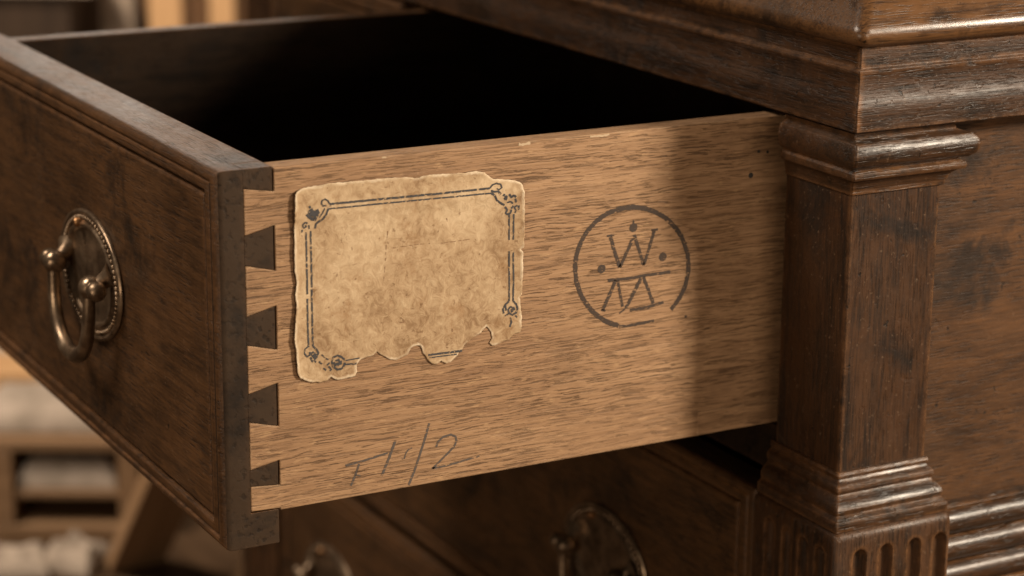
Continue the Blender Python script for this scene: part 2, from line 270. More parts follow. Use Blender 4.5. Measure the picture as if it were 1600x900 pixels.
def paper_mat(name):
    t = NT(name)
    oc = t.n('TexCoord').outputs['Object']
    a = t.noise(t.coords((22, 22, 22), src=oc), detail=7, rough=0.62, dist=0.4)
    b = t.noise(t.coords((170, 170, 170), src=oc), detail=5, rough=0.7, dist=1.2)
    f = t.math('ADD', t.math('MULTIPLY', a, 0.6), t.math('MULTIPLY', b, 0.4))
    col = t.ramp(f, [(0.38, (0.22, 0.132, 0.066)), (0.48, (0.365, 0.252, 0.145)), (0.61, (0.500, 0.375, 0.238))])
    st = t.ramp(t.noise(t.coords((48, 48, 48), (2, 5, 1), src=oc), detail=6, rough=0.7), [(0.56, 0.0), (0.72, 1.0)])
    col = t.mix(t.math('MULTIPLY', st, 0.7), col, (0.235, 0.125, 0.052))
    sp = t.ramp(t.noise(t.coords((260, 260, 330), (1, 8, 4), src=oc), detail=4, rough=0.65), [(0.62, 0.0), (0.70, 1.0)])
    col = t.mix(t.math('MULTIPLY', sp, 0.7), col, (0.13, 0.065, 0.025))
    at = t.n('Attribute'); at.attribute_name = 'edge'
    tear = t.ramp(t.math('ADD', at.outputs['Fac'], t.math('MULTIPLY', t.math('SUBTRACT', b, 0.5), 0.6)), [(0.10, 1.0), (0.32, 0.0)])
    tear = t.math('MULTIPLY', tear, t.ramp(t.noise(t.coords((75, 75, 75), (4, 1, 6), src=oc), detail=3), [(0.40, 0.0), (0.60, 1.0)]))
    col = t.mix(t.math('MULTIPLY', tear, 0.75), col, (0.62, 0.51, 0.37))
    nb = t.bump(t.math('ADD', b, t.math('MULTIPLY', t.noise(t.coords((60, 60, 60), src=oc), detail=4, dist=1.0), 1.2)), 0.6, 0.0007)
    t.bsdf(col, 0.72, nb, spec=0.3)
    return t.m

def ink_mat(name, color, axis, cover, rough=0.7):
    """print or brand that has worn away in flecks along the grain"""
    t = NT(name)
    oc = t.n('TexCoord').outputs['Object']
    n1 = t.noise(t.coords(axis_scale(axis, 300, 1000) if axis else (600, 600, 600), src=oc), detail=3, rough=0.65)
    fac = t.ramp(n1, [(cover-0.06, 1.0), (cover+0.05, 0.0)])
    b = t.n('BsdfPrincipled')
    b.inputs['Base Color'].default_value = (*color, 1)
    b.inputs['Roughness'].default_value = rough
    tr = t.n('BsdfTransparent')
    mx = t.n('MixShader')
    t.l(fac, mx.inputs[0]); t.l(tr.outputs[0], mx.inputs[1]); t.l(b.outputs[0], mx.inputs[2])
    t.l(mx.outputs[0], t.out.inputs[0])
    return t.m

def cloth_mat(name, a, b):
    t = NT(name)
    f = t.noise(t.coords((30, 30, 30)), detail=5)
    t.bsdf(t.ramp(f, [(0.35, a), (0.65, b)]), 0.9, t.bump(f, 0.4, 0.004), spec=0.2)
    return t.m

M = {}
for ax in 'xyz':
    M['dark_'+ax] = dark_wood('dark_wood_'+ax, ax, seed={'x': 1.0, 'y': 2.0, 'z': 3.0}[ax])
M['front'] = dark_wood('drawer_front_wood', 'x', dark=(0.0075, 0.0042, 0.0025), mid=(0.0310, 0.0158, 0.0076), light=(0.105, 0.0490, 0.0185), seed=4.0, rough=(0.34, 0.54), coat=0.1, spread=(0.24, 0.47, 0.80), relief=0.85)
M['endgrain'] = dark_wood('front_end_wood', 'z', dark=(0.0075, 0.0046, 0.0029), mid=(0.0165, 0.0099, 0.0059), light=(0.036, 0.0215, 0.0122), seed=5.0, rough=(0.5, 0.75), mottle=1.3, iso=True, relief=0.4, pits=0.1, spec=0.16, coat=0.0, wear=0.12, bevel=0.0006)
M['panel'] = dark_wood('side_panel_wood', 'y', dark=(0.0085, 0.0048, 0.0030), mid=(0.0340, 0.0163, 0.0074), light=(0.094, 0.0425, 0.0160), seed=6.0, rough=(0.50, 0.72), wear=0.6, relief=0.7, spec=0.2, coat=0.04, mottle=0.7, spread=(0.26, 0.50, 0.84))
M['shaft'] = dark_wood('pilaster_wood', 'z', dark=(0.0050, 0.0029, 0.0018), mid=(0.0165, 0.0082, 0.0042), light=(0.048, 0.0205, 0.0076), seed=7.0, rough=(0.46, 0.70), relief=0.75, spec=0.2, coat=0.06)
M['block'] = dark_wood('block_wood', 'z', dark=(0.0050, 0.0029, 0.0018), mid=(0.0165, 0.0082, 0.0042), light=(0.055, 0.0235, 0.0086), seed=17.0, rough=(0.38, 0.60), relief=0.9, spec=0.28, wear=1.25)
M['oak'] = oak('drawer_side_oak', 'y', 1.0, 1.0)
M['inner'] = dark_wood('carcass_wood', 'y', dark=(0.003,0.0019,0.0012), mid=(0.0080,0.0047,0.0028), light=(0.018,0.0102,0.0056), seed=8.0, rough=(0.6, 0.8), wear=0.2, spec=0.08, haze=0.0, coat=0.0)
M['mould_y'] = dark_wood('side_moulding_wood', 'y', seed=12.0, rough=(0.30, 0.52), relief=0.8, coat=0.12, bevel=0.0007)
M['cornice'] = dark_wood('cornice_wood', 'y', seed=14.0, rough=(0.38, 0.60), relief=0.95, spec=0.30, coat=0.05, bevel=0.0009)
M['brass'] = brass_mat('aged_brass')
M['paper'] = paper_mat('old_paper')
M['print'] = ink_mat('label_print', (0.034, 0.032, 0.034), None, 0.595)
M['trace'] = ink_mat('faded_writing', (0.22, 0.125, 0.060), None, 0.48)
M['brand'] = ink_mat('burnt_brand', (0.034, 0.019, 0.011), 'y', 0.61)
M['pencil'] = ink_mat('pencil_graphite', (0.075, 0.060, 0.052), 'y', 0.60, 0.5)
M['iron'] = NT('dark_iron').m
_t = NT('nail_hole_dark'); _t.bsdf((0.010, 0.007, 0.005), 0.6); M['iron'] = _t.m  # near-black for the painted holes in the drawer side

# ------------------------------------------------------------------ mesh helpers
def finish(name, bm, mat, parent=None, smooth=30, bevel=0.0, segs=2):
    bmesh.ops.recalc_face_normals(bm, faces=bm.faces)
    me = bpy.data.meshes.new(name)
    if parent is not None:
        bmesh.ops.translate(bm, verts=bm.verts, vec=-world_loc(parent))
    bm.to_mesh(me); bm.free()
    me.materials.append(mat)
    if smooth:
        me.polygons.foreach_set('use_smooth', [True]*len(me.polygons))
        me.set_sharp_from_angle(angle=R(smooth))
    o = bpy.data.objects.new(name, me)
    COL.objects.link(o)
    if parent is not None: o.parent = parent
    if bevel:
        b = o.modifiers.new('bevel', 'BEVEL')
        b.width = bevel; b.segments = segs; b.limit_method = 'ANGLE'; b.angle_limit = R(40)
        b.harden_normals = True
    return o

def world_loc(o):
    v = Vector(o.location)
    while o.parent:
        o = o.parent; v = v + Vector(o.location)
    return v

def thing(name, loc, label, cat, group=None):
    o = bpy.data.objects.new(name, None)
    COL.objects.link(o); o.location = loc
    o.empty_display_size = 0.05
    o['label'] = label; o['category'] = cat
    if group: o['group'] = group
    return o

def tag(o, label, cat, group=None):
    o['label'] = label; o['category'] = cat
    if group: o['group'] = group
    return o

def add_box(bm, x0, x1, y0, y1, z0, z1):
    vs = [bm.verts.new((x, y, z)) for x in (x0, x1) for y in (y0, y1) for z in (z0, z1)]
    for f in ((0, 1, 3, 2), (4, 6, 7, 5), (0, 4, 5, 1), (2, 3, 7, 6), (0, 2, 6, 4), (1, 5, 7, 3)):
        bm.faces.new([vs[i] for i in f])

def box(name, x0, x1, y0, y1, z0, z1, mat, parent=None, bevel=0.001, smooth=30):
    bm = bmesh.new(); add_box(bm, x0, x1, y0, y1, z0, z1)
    return finish(name, bm, mat, parent, smooth, bevel)

def add_prism_x(bm, pts, x0, x1):
    """polygon in (y, z) pushed through from x0 to x1"""
    a = [bm.verts.new((x0, y, z)) for y, z in pts]
    b = [bm.verts.new((x1, y, z)) for y, z in pts]
    bm.faces.new(a); bm.faces.new(list(reversed(b)))
    n = len(pts)
    for i in range(n):
        bm.faces.new((a[i], b[i], b[(i+1) % n], a[(i+1) % n]))

def rings_loft(bm, rings, cap0=True, cap1=True):
    vv = [[bm.verts.new(p) for p in r] for r in rings]
    n = len(vv[0])
    for a, b in zip(vv[:-1], vv[1:]):
        for i in range(n):
            bm.faces.new((a[i], a[(i+1) % n], b[(i+1) % n], b[i]))
    if cap0: bm.faces.new(list(reversed(vv[0])))
    if cap1: bm.faces.new(vv[-1])

def rect_stack(bm, xl, xr, yf, yb, prof, k=(1, 1, 1, 1), rc=0.0, seg=4):
    """moulding round a rectangle; prof = (out, z); k scales the overhang left, right, front, back; rc rounds the corners"""
    rings = []
    for o, z in prof:
        x0, x1, y0, y1 = xl-o*k[0], xr+o*k[1], yf-o*k[2], yb+o*k[3]
        if rc <= 0:
            rings.append([(x0, y0, z), (x1, y0, z), (x1, y1, z), (x0, y1, z)])
            continue
        ring = []
        for cx_, cy_, a0 in ((x0+rc, y0+rc, 180), (x1-rc, y0+rc, 270), (x1-rc, y1-rc, 0), (x0+rc, y1-rc, 90)):
            for i in range(seg+1):
                a = R(a0+90*i/seg)
                ring.append((cx_+rc*math.cos(a), cy_+rc*math.sin(a), z))
        rings.append(ring)
    rings_loft(bm, rings)

def arc(cx, cy, r, a0, a1, n):
    return [(cx+r*math.cos(R(a0+(a1-a0)*i/n)), cy+r*math.sin(R(a0+(a1-a0)*i/n))) for i in range(n+1)]

def lathe(bm, prof, origin, axis, up, n=32, sx=1.0):
    """prof = (radius, height along axis)"""
    ax = Vector(axis).normalized(); u = Vector(up).normalized(); v = ax.cross(u)
    rings = []
    for r, h in prof:
        rings.append([Vector(origin)+ax*h+(u*math.cos(2*math.pi*i/n)+v*math.sin(2*math.pi*i/n)*sx)*max(r, 1e-5) for i in range(n)])
    rings_loft(bm, rings)

def add_ball(bm, c, r, seg=10, ring=6):
    bmesh.ops.create_uvsphere(bm, u_segments=seg, v_segments=ring, radius=r, matrix=Matrix.Translation(c))

def tube(bm, path, radii, n=14):
    rings = []
    prev = None
    for i, p in enumerate(path):
        p = Vector(p)
        t = (Vector(path[min(i+1, len(path)-1)])-Vector(path[max(i-1, 0)])).normalized()
        if prev is None:
            u = t.orthogonal().normalized()
        else:
            u = (prev - t*prev.dot(t)).normalized()
        prev = u; v = t.cross(u)
        r = radii[i] if isinstance(radii, list) else radii
        rings.append([p+(u*math.cos(2*math.pi*k/n)+v*math.sin(2*math.pi*k/n))*r for k in range(n)])
    rings_loft(bm, rings)

def ribbon(bm, pts, w, x, hfun=None, jag=0.08, rnd=random.Random(3)):
    """flat stroke of print on the drawer side; pts (y, z) in mm, resampled, ragged edges"""
    P = [Vector((a/1000, b/1000)) for a, b in pts]
    Q = []
    for a, b in zip(P[:-1], P[1:]):
        n = max(1, int((b-a).length/0.0008))
        Q += [a.lerp(b, i/n) for i in range(n)]
    Q.append(P[-1])
    L_, R_ = [], []
    for i, p in enumerate(Q):
        t = (Q[min(i+1, len(Q)-1)]-Q[max(i-1, 0)])
        if t.length < 1e-9: t = Vector((1, 0))
        t.normalize(); nn = Vector((-t.y, t.x))
        h = w/2000
        a = p+nn*h*(1+rnd.uniform(-jag, jag)); b = p-nn*h*(1+rnd.uniform(-jag, jag))
        L_.append(bm.verts.new((x+(hfun(a.x, a.y) if hfun else 0), a.x, a.y)))
        R_.append(bm.verts.new((x+(hfun(b.x, b.y) if hfun else 0), b.x, b.y)))
    for i in range(len(Q)-1):
        bm.faces.new((L_[i], R_[i], R_[i+1], L_[i+1]))

def disc(bm, c, r, x, n=18, jag=0.06, rnd=random.Random(5)):
    vs = [bm.verts.new((x, c[0]/1000+r/1000*math.cos(2*math.pi*i/n)*(1+rnd.uniform(-jag, jag)),
                        c[1]/1000+r/1000*math.sin(2*math.pi*i/n)*(1+rnd.uniform(-jag, jag)))) for i in range(n)]
    bm.faces.new(vs)

# ------------------------------------------------------------------ the room behind (structure)
def struct(name, bm, mat):
    o = finish(name, bm, mat, None, 30)
    o['kind'] = 'structure'
    return o
FLOOR = -0.62
M['floor'] = plain_wood('floor_boards_wood', 'x', (0.035, 0.021, 0.012), (0.085, 0.052, 0.030), 0.9, 0.05)
M['wall'] = cloth_mat('plaster_wall', (0.16, 0.11, 0.075), (0.22, 0.155, 0.105))
bm = bmesh.new(); add_box(bm, -6, 3, -3, 5, FLOOR-0.05, FLOOR); struct('floor', bm, M['floor'])
bm = bmesh.new(); add_box(bm, -4.3, -4.2, -3, 5, FLOOR+0.001, 2.2); struct('wall', bm, M['wall'])

# ------------------------------------------------------------------ chest of drawers: carcass
CHX0 = -0.80                                     # left outer face
chest = thing('chest_of_drawers', (-0.36, 0.60, FLOOR),
              'old dark brown wooden chest with moulded top and square corner pilasters on fluted pedestals', 'chest of drawers')
BACK = 0.86
PX, PY = 0.065, 0.340                            # outer corner of the pilaster shaft
# side panel and reeded moulding below it
box('side_panel', 0.030, 0.0578, 0.392, BACK, -0.60, 0.2025, M['panel'], chest, 0.0008)
bm = bmesh.new()
prof = [(0.0595, -0.0245), (0.0640, -0.0250), (0.0665, -0.0265)]
z = -0.0275
for k in range(3):
    prof += [(0.0640, z)] + [(0.0655+0.0062*math.cos(R(a)), z-0.0078+0.0074*math.sin(R(a))) for a in (75, 50, 25, 0, -25, -50, -75)] + [(0.0640, z-0.0158)]
    z -= 0.0166
prof += [(0.0680, z-0.001), (0.0685, z-0.010), (0.0685, -0.115), (0.066, -0.118), (0.0595, -0.118)]
rings_loft(bm, [[(x, 0.4125, zz) for x, zz in prof], [(x, BACK, zz) for x, zz in prof]])
finish('reeded_moulding', bm, M['mould_y'], chest, 35)
# left side, back, bottom
box('side_panel', CHX0, CHX0+0.03, 0.392, BACK, -0.60, 0.2025, M['panel'], chest, 0.0008)
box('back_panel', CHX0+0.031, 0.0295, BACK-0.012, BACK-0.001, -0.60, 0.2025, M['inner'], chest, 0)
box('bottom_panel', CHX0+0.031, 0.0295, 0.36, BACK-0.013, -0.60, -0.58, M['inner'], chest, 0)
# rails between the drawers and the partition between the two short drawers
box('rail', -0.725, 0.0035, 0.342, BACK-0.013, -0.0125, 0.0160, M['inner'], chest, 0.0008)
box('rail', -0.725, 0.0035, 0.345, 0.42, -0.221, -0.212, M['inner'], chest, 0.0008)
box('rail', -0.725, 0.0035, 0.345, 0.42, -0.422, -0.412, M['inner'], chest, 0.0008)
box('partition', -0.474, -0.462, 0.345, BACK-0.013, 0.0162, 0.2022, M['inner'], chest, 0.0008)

def pilaster(sgn, xo):
    """sgn +1: outer face looks to +x; xo = outer face of the shaft"""
    xi = xo-sgn*0.061
    xl, xr = min(xo, xi), max(xo, xi)
    ko, ki = 1.0, 0.0
    k = (ki, ko, 0.6, 1.5) if sgn > 0 else (ko, ki, 0.6, 1.5)
    p = box('pilaster', xl, xr, PY, 0.4005, -0.002, 0.171, M['shaft'], chest, 0.0012)
    # capital: ovolo, fillet, cavetto
    bm = bmesh.new()
    prof = [(0.0, 0.1662), (0.0014, 0.1668), (0.0016, 0.1694), (0.0022, 0.1702)]
    prof += [(0.0080-0.0056*math.cos(R(a)), 0.1706+0.0054*math.sin(R(a))) for a in (10, 35, 60, 82)]
    prof += [(0.0076, 0.1766), (0.0080, 0.1780), (0.0077, 0.1796), (0.0064, 0.1806), (0.0052, 0.1812), (0.0052, 0.1822)]
    prof += [(0.0066+0.0052*math.cos(R(a)), 0.1898+0.0072*math.sin(R(a))) for a in (-70, -45, -20, 5, 30, 60, 88)]
    prof += [(0.0040, 0.1985), (0.0040, 0.2010)]
    rect_stack(bm, xl+0.0002, xr, PY, 0.4005, prof, k, 0.0010)
    c = finish('capital', bm, M['mould_y'], chest, 28)
    # base mouldings
    bm = bmesh.new()
    prof = [(0.0, 0.0082), (0.0016, 0.0078), (0.0026, 0.0064), (0.0022, 0.0050), (0.0014, 0.0042), (0.0022, 0.0028), (0.0042, 0.0018), (0.0054, 0.0004),
            (0.0056, -0.0014), (0.0048, -0.0030), (0.0042, -0.0038), (0.0052, -0.0054), (0.0080, -0.0070), (0.0098, -0.0088), (0.0106, -0.0110),
            (0.0102, -0.0130), (0.0098, -0.0140), (0.0116, -0.0156), (0.0130, -0.0164), (0.0134, -0.0176), (0.0134, -0.0192), (0.0128, -0.0225)]
    prof.reverse()
    kb = (0.0, 1.0, 0.75, 0.62) if sgn > 0 else (1.0, 0.0, 0.75, 0.62)
    rect_stack(bm, xl-(0.003 if sgn > 0 else 0), xr+(0.003 if sgn < 0 else 0), PY, 0.4005, prof, kb, 0.0010)
    finish('base_moulding', bm, M['mould_y'], chest, 28)
    # fluted pedestal block
    bx0, bx1 = (xl-0.005, xr+0.0155) if sgn > 0 else (xl-0.0155, xr+0.005)
    by0, by1 = 0.3285, 0.4105
    bm = bmesh.new()
    prof = [(0.0, -0.598), (0.0, -0.0272), (-0.0004, -0.0252), (-0.0013, -0.0238), (-0.0027, -0.0228), (-0.0040, -0.0224)]
    rect_stack(bm, bx0, bx1, by0, by1, prof, rc=0.0030)
    blk = finish('fluted_block', bm, M['block'], chest, 35)
    cut = bmesh.new()
    def flute(c, n_, up, half, ztop, zbot):
        # capsule along z, centre line on the face
        n = 20
        rings = []
        top = [(half*math.cos(R(a)), ztop-half+half*math.sin(R(a))) for a in (0, 15, 30, 45, 60, 75, 88)]
        bot = [(half*math.cos(R(a)), zbot+half-half*math.sin(R(a))) for a in (88, 75, 60, 45, 30, 15, 0)]
        for r, zz in bot+top:
            rings.append([(c[0]+n_[0]*r*math.cos(2*math.pi*i/n)*0.9+up[0]*r*math.sin(2*math.pi*i/n),
                           c[1]+n_[1]*r*math.cos(2*math.pi*i/n)*0.9+up[1]*r*math.sin(2*math.pi*i/n), zz) for i in range(n)])
        rings_loft(cut, rings)
    fx = bx1 if sgn > 0 else bx0
    for yc in (0.3460, 0.3643, 0.3843, 0.4025):
        flute((fx, yc), (1, 0), (0, 1), 0.0047, -0.0335, -0.55)
    if sgn > 0: xs = (0.0345, 0.0505, 0.0665, 0.0175)
    else: xs = [CHX0-0.0015+0.0145+0.0172*i for i in range(4)]
    for xc in xs:
        flute((xc, by0), (0, 1), (1, 0), 0.0046, -0.0335, -0.55)
    bmesh.ops.recalc_face_normals(cut, faces=cut.faces)
    bmesh.ops.translate(cut, verts=cut.verts, vec=-world_loc(chest))
    cme = bpy.data.meshes.new('cutter'); cut.to_mesh(cme); cut.free()
    co = bpy.data.objects.new('cutter', cme); COL.objects.link(co); co.parent = chest
    md = blk.modifiers.new('flutes', 'BOOLEAN'); md.object = co; md.operation = 'DIFFERENCE'; md.solver = 'EXACT'
    bpy.context.view_layer.update()
    dg = bpy.context.evaluated_depsgraph_get()
    me = bpy.data.meshes.new_from_object(blk.evaluated_get(dg))
    blk.modifiers.clear(); blk.data = me
    me.polygons.foreach_set('use_smooth', [True]*len(me.polygons))
    me.set_sharp_from_angle(angle=R(35))
    bpy.data.objects.remove(co)
pilaster(1, PX)
pilaster(-1, CHX0+0.005)

# cornice under the top: one length along the front, one along the side, mitred at the corner
CX, CY = 0.075, 0.334
cprof = [(-0.045, 0.2028), (0.0002, 0.2028), (0.0014, 0.2036), (0.0016, 0.2100), (0.0018, 0.2130), (0.0018, 0.2154), (0.0015, 0.2176),
         (0.0009, 0.2194), (0.0003, 0.2212), (-0.0003, 0.2240), (-0.0005, 0.2272), (-0.0004, 0.2310), (0.0000, 0.2342), (0.0006, 0.2354),
         (0.0006, 0.2363), (-0.0022, 0.2370), (-0.0022, 0.2478), (-0.0012, 0.2486), (-0.045, 0.2486)]
def corner_run(name, prof, mats):
    xl = CHX0-0.010
    bm = bmesh.new()
    rings_loft(bm, [[(xl-o, CY-o, z) for o, z in prof], [(CX+o, CY-o, z) for o, z in prof]])
    a = finish(name, bm, mats[0], chest, 32)
    bm = bmesh.new()
    rings_loft(bm, [[(CX+o, CY-o, z) for o, z in prof], [(CX+o, BACK+0.01, z) for o, z in prof]])
    b = finish(name, bm, mats[1], chest, 32)
    bm = bmesh.new()
    rings_loft(bm, [[(xl-o, CY-o, z) for o, z in prof], [(xl-o, BACK+0.01, z) for o, z in prof]])
    finish(name, bm, mats[1], chest, 32)
corner_run('cornice_moulding', cprof, (M['dark_x'], M['cornice']))
# top: bullnose below, sloping thumb moulding above, flat in the middle
tprof = [(-0.004, 0.2488), (0.0005, 0.2490), (0.0030, 0.2508), (0.0044, 0.2538), (0.0042, 0.2572), (0.0026, 0.2598), (0.0004, 0.2622),
         (-0.0030, 0.2664), (-0.0064, 0.2706), (-0.0110, 0.2748), (-0.0180, 0.2786), (-0.0270, 0.2806), (-0.0360, 0.2810)]
bm = bmesh.new()
rect_stack(bm, CHX0-0.010, CX, CY, BACK+0.01, tprof, rc=0.0065, seg=6)
finish('top_board', bm, dark_wood('top_wood', 'y', dark=(0.016, 0.0075, 0.0035), mid=(0.040, 0.0195, 0.0092), light=(0.112, 0.053, 0.0205), seed=9.0, rough=(0.27, 0.44), relief=0.35, spec=0.2, coat=0.55), chest, 40)

# ------------------------------------------------------------------ drawers
FP = [(0.0, 0.0140), (0.0, 0.0046)] + [(0.0046-0.0046*math.cos(R(a)), 0.0046-0.0046*math.sin(R(a))) for a in (18, 36, 54, 72, 90)] + \
     [(0.0060, 0.0002), (0.0066, 0.0016), (0.0078, 0.0017), (0.0084, 0.0007), (0.0094, 0.0004), (0.0132, 0.0004), (0.0142, 0.0012), (0.0145, 0.0042),
      (0.0166, 0.0042), (0.0170, 0.0018), (0.0180, 0.0012)]
def moulded_front(bm, x0, x1, z0, z1, y0, depth, back=0.0):
    """drawer front with rounded edge, quirk, flat frame, groove and flush field; y0 = foremost plane"""
    sx, sz = 1.12, 0.86                         # frame is a little wider at the ends than above and below
    rings = [[(x0, y0+depth, z0), (x1, y0+depth, z0), (x1, y0+depth, z1), (x0, y0+depth, z1)]]
    for d, y in FP[1:]:
        rings.append([(x0+d*sx, y0+y, z0+d*sz), (x1-d*sx, y0+y, z0+d*sz), (x1-d*sx, y0+y, z1-d*sz), (x0+d*sx, y0+y, z1-d*sz)])
    rings_loft(bm, rings)

def handle(parent, cx, cz, y0, full=True, swing=1.5):
    """oval beaded backplate with two knobbed posts and a hanging bail"""
    n = 48
    bm = bmesh.new()
    pr = [(0.0372, 0.0), (0.0378, 0.0012), (0.0374, 0.0026), (0.0362, 0.0032), (0.0350, 0.0028), (0.0342, 0.0016), (0.0316, 0.0014),
          (0.0306, 0.0018), (0.0298, 0.0030), (0.0286, 0.0034), (0.0276, 0.0028), (0.0268, 0.0014), (0.0220, 0.0008), (0.0100, 0.0009), (0.0, 0.0010)]
    lathe(bm, pr, (cx, y0, cz), (0, -1, 0), (0, 0, 1), n, 1.42)
    plate = finish('handle_backplate', bm, M['brass'], parent, 50)
    bm = bmesh.new()
    for i in range(70):
        a = 2*math.pi*i/70
        add_ball(bm, (cx+0.0330*1.42*math.cos(a), y0-0.0022, cz+0.0330*math.sin(a)), 0.00150, 8, 5)
    bd = finish('beading', bm, M['brass'], plate, 60)
    bm = bmesh.new()
    lathe(bm, [(0.0028, 0.0), (0.0028, 0.0036), (0.0020, 0.0046), (0.0, 0.0049)], (cx-0.014, y0-0.0012, cz+0.0285), (0, -1, 0), (0, 0, 1), 14)
    finish('stud', bm, M['copper'], plate, 40)
    hb = 0.0345
    yp = y0-0.0125
    zp = cz+0.0015
    for s in (-1, 1):
        bm = bmesh.new()
        # flared bracket off the plate ending in the pivot knuckle
        tube(bm, [(cx+s*(hb+0.004), y0-0.001, zp+0.007), (cx+s*(hb+0.002), y0-0.004, zp+0.005), (cx+s*hb, y0-0.008, zp+0.002), (cx+s*hb, yp+0.002, zp)],
             [0.0080, 0.0052, 0.0042, 0.0046], 14)
        lathe(bm, [(0.0, -0.0062), (0.0040, -0.0054), (0.0064, -0.0030), (0.0070, 0.0), (0.0064, 0.0030), (0.0050, 0.0048), (0.0042, 0.0054), (0.0042, 0.0062),
                   (0.0050, 0.0068), (0.0058, 0.0092), (0.0056, 0.0118), (0.0042, 0.0142), (0.0020, 0.0152), (0.0, 0.0154)],
              (cx+s*hb-s*0.002, yp, zp), (s, 0, 0), (0, 0, 1), 20)
        finish('handle_post', bm, M['brass'], plate, 60)
    # bail
    path, rad = [], []
    m = 36
    for i in range(m+1):
        t = i/m
        a = math.pi*t
        x = -math.cos(a)
        zz = -math.sin(a)**0.62
        px = cx+x*hb*(0.93 if abs(x) < 0.999 else 0.93)
        d = zz*0.046
        path.append((px, yp-0.001-math.sin(R(swing))*(-d)*1.0, zp-0.001+d*math.cos(R(swing))))
        rad.append(0.0037+0.0010*math.sin(a)**2)
    bm = bmesh.new()
    tube(bm, path, rad, 16)
    finish('bail_handle', bm, M['brass'], parent, 60)

_t = NT('copper_stud'); _t.bsdf((0.42, 0.23, 0.11), 0.42, metallic=1.0); M['copper'] = _t.m

_t = NT('bare_chip'); _t.bsdf((0.43, 0.32, 0.205), 0.7); M['chip'] = _t.m
DG = 'drawers of the dark chest'
# --- open drawer
DW = -0.465                                      # left end of the front
drawer = thing('drawer', (0.5*DW, 0.20, 0.018),
               'short top drawer pulled far open, pale oak side with torn paper label', 'drawer', DG)
T1, T2 = 0.0150, 0.0305
def two_tone(o, a, b):
    """end-grain material on the faces that look to +x"""
    me = o.data
    me.materials.clear(); me.materials.append(a); me.materials.append(b)
    for p in me.polygons: p.material_index = 1 if p.normal.x > 0.8 else 0
def cut_with(o, cutter_bm):
    bmesh.ops.recalc_face_normals(cutter_bm, faces=cutter_bm.faces)
    cm_ = bpy.data.meshes.new('cutter'); cutter_bm.to_mesh(cm_); cutter_bm.free()
    co_ = bpy.data.objects.new('cutter', cm_); COL.objects.link(co_)
    md_ = o.modifiers.new('cut', 'BOOLEAN'); md_.object = co_; md_.operation = 'DIFFERENCE'; md_.solver = 'EXACT'
    bpy.context.view_layer.update()
    me_ = bpy.data.meshes.new_from_object(o.evaluated_get(bpy.context.evaluated_depsgraph_get()))
    o.modifiers.clear(); o.data = me_
    bpy.data.objects.remove(co_)
    me_.polygons.foreach_set('use_smooth', [True]*len(me_.polygons))
    me_.set_sharp_from_angle(angle=R(28))
bm = bmesh.new()
moulded_front(bm, DW, -0.0003, 0.0, 0.2, 0.0, T2)
front = finish('front_board', bm, M['front'], drawer, 28)
bm = bmesh.new(); add_box(bm, -0.0146, 0.01, 0.0150, 0.05, 0.0184, 0.25)
cut_with(front, bm)
two_tone(front, M['front'], M['endgrain'])
LZ = [0.1900, 0.1661, 0.1506, 0.1241, 0.1090, 0.0832, 0.0680, 0.0422, 0.0332, 0.0196]
RZ = [0.1873, 0.1699, 0.1464, 0.1280, 0.1047, 0.0870, 0.0637, 0.0453, 0.0317, 0.0190]
g = 0.00035
pins = [[(0.01485, 0.2), (T2, 0.2), (T2, RZ[0]+g), (0.01485, LZ[0]+g)]]
for i in (1, 3, 5, 7):
    pins.append([(0.01485, LZ[i]-g), (T2, RZ[i]-g), (T2, RZ[i+1]+g), (0.01485, LZ[i+1]+g)])
for p in pins:
    bm = bmesh.new(); add_prism_x(bm, p, -0.0145, -0.0003)
    two_tone(finish('dovetail_pin', bm, M['endgrain'], front, 30, 0.0), M['front'], M['endgrain'])
# oak side with its tails
SY1, SZ0, SZ1 = 0.470, 0.0179, 0.1995
TB = T2+0.0009
poly = [(TB, SZ1), (TB, RZ[0])]
for i in range(0, 10, 2):
    poly += [(T1+0.0001, LZ[i]), (T1+0.0001, LZ[i+1])]
    poly += [(TB, RZ[i+1])]
    if i < 8: poly += [(TB, RZ[i+2])]
poly += [(TB, SZ0), (SY1, SZ0), (SY1, SZ1)]
bm = bmesh.new(); add_prism_x(bm, poly, -0.0140, 0.0)
side = finish('side_board', bm, M['oak'], drawer, 30, 0.0006)
side['label'] = 'pale oak side board with dovetail tails, brand mark and pencil writing'
bm = bmesh.new(); add_box(bm, -0.002, 0.0003, 0.288, SY1, SZ0+0.0003, 0.0325)
finish('slip', bm, M['oak'], side, 30, 0.0004)
for (y, z_) in ((0.3188, 0.1669), (0.3236, 0.1800), (0.3296, 0.1793)):  # dark discs painted for the shade in nail holes and small marks
    bm = bmesh.new(); lathe(bm, [(0.0016 if z_ < 0.17 else 0.0009, -0.001), (0.0016 if z_ < 0.17 else 0.0009, 0.00015), (0.0, 0.0002)], (0.0, y, z_), (1, 0, 0), (0, 0, 1), 12)
    finish('hole_disc', bm, M['iron'], side, 30)
bm = bmesh.new()
for w, pts in STAMP: ribbon(bm, pts, w*1.22, 0.00012, jag=0.2)
for c in ((242.4, 145.3), (222.7, 124.3), (261.9, 126.5)): disc(bm, c, 2.5, 0.00015)
finish('brand_mark', bm, M['brand'], side, 0)['label'] = 'round burnt stamp with crowned W over a bar and strokes'
bm = bmesh.new()
for w, pts in PENCIL: ribbon(bm, pts, w*1.1, 0.00013, jag=0.14)
finish('pencil_mark', bm, M['pencil'], side, 0)['label'] = 'handwritten pencil mark reading T1/2'
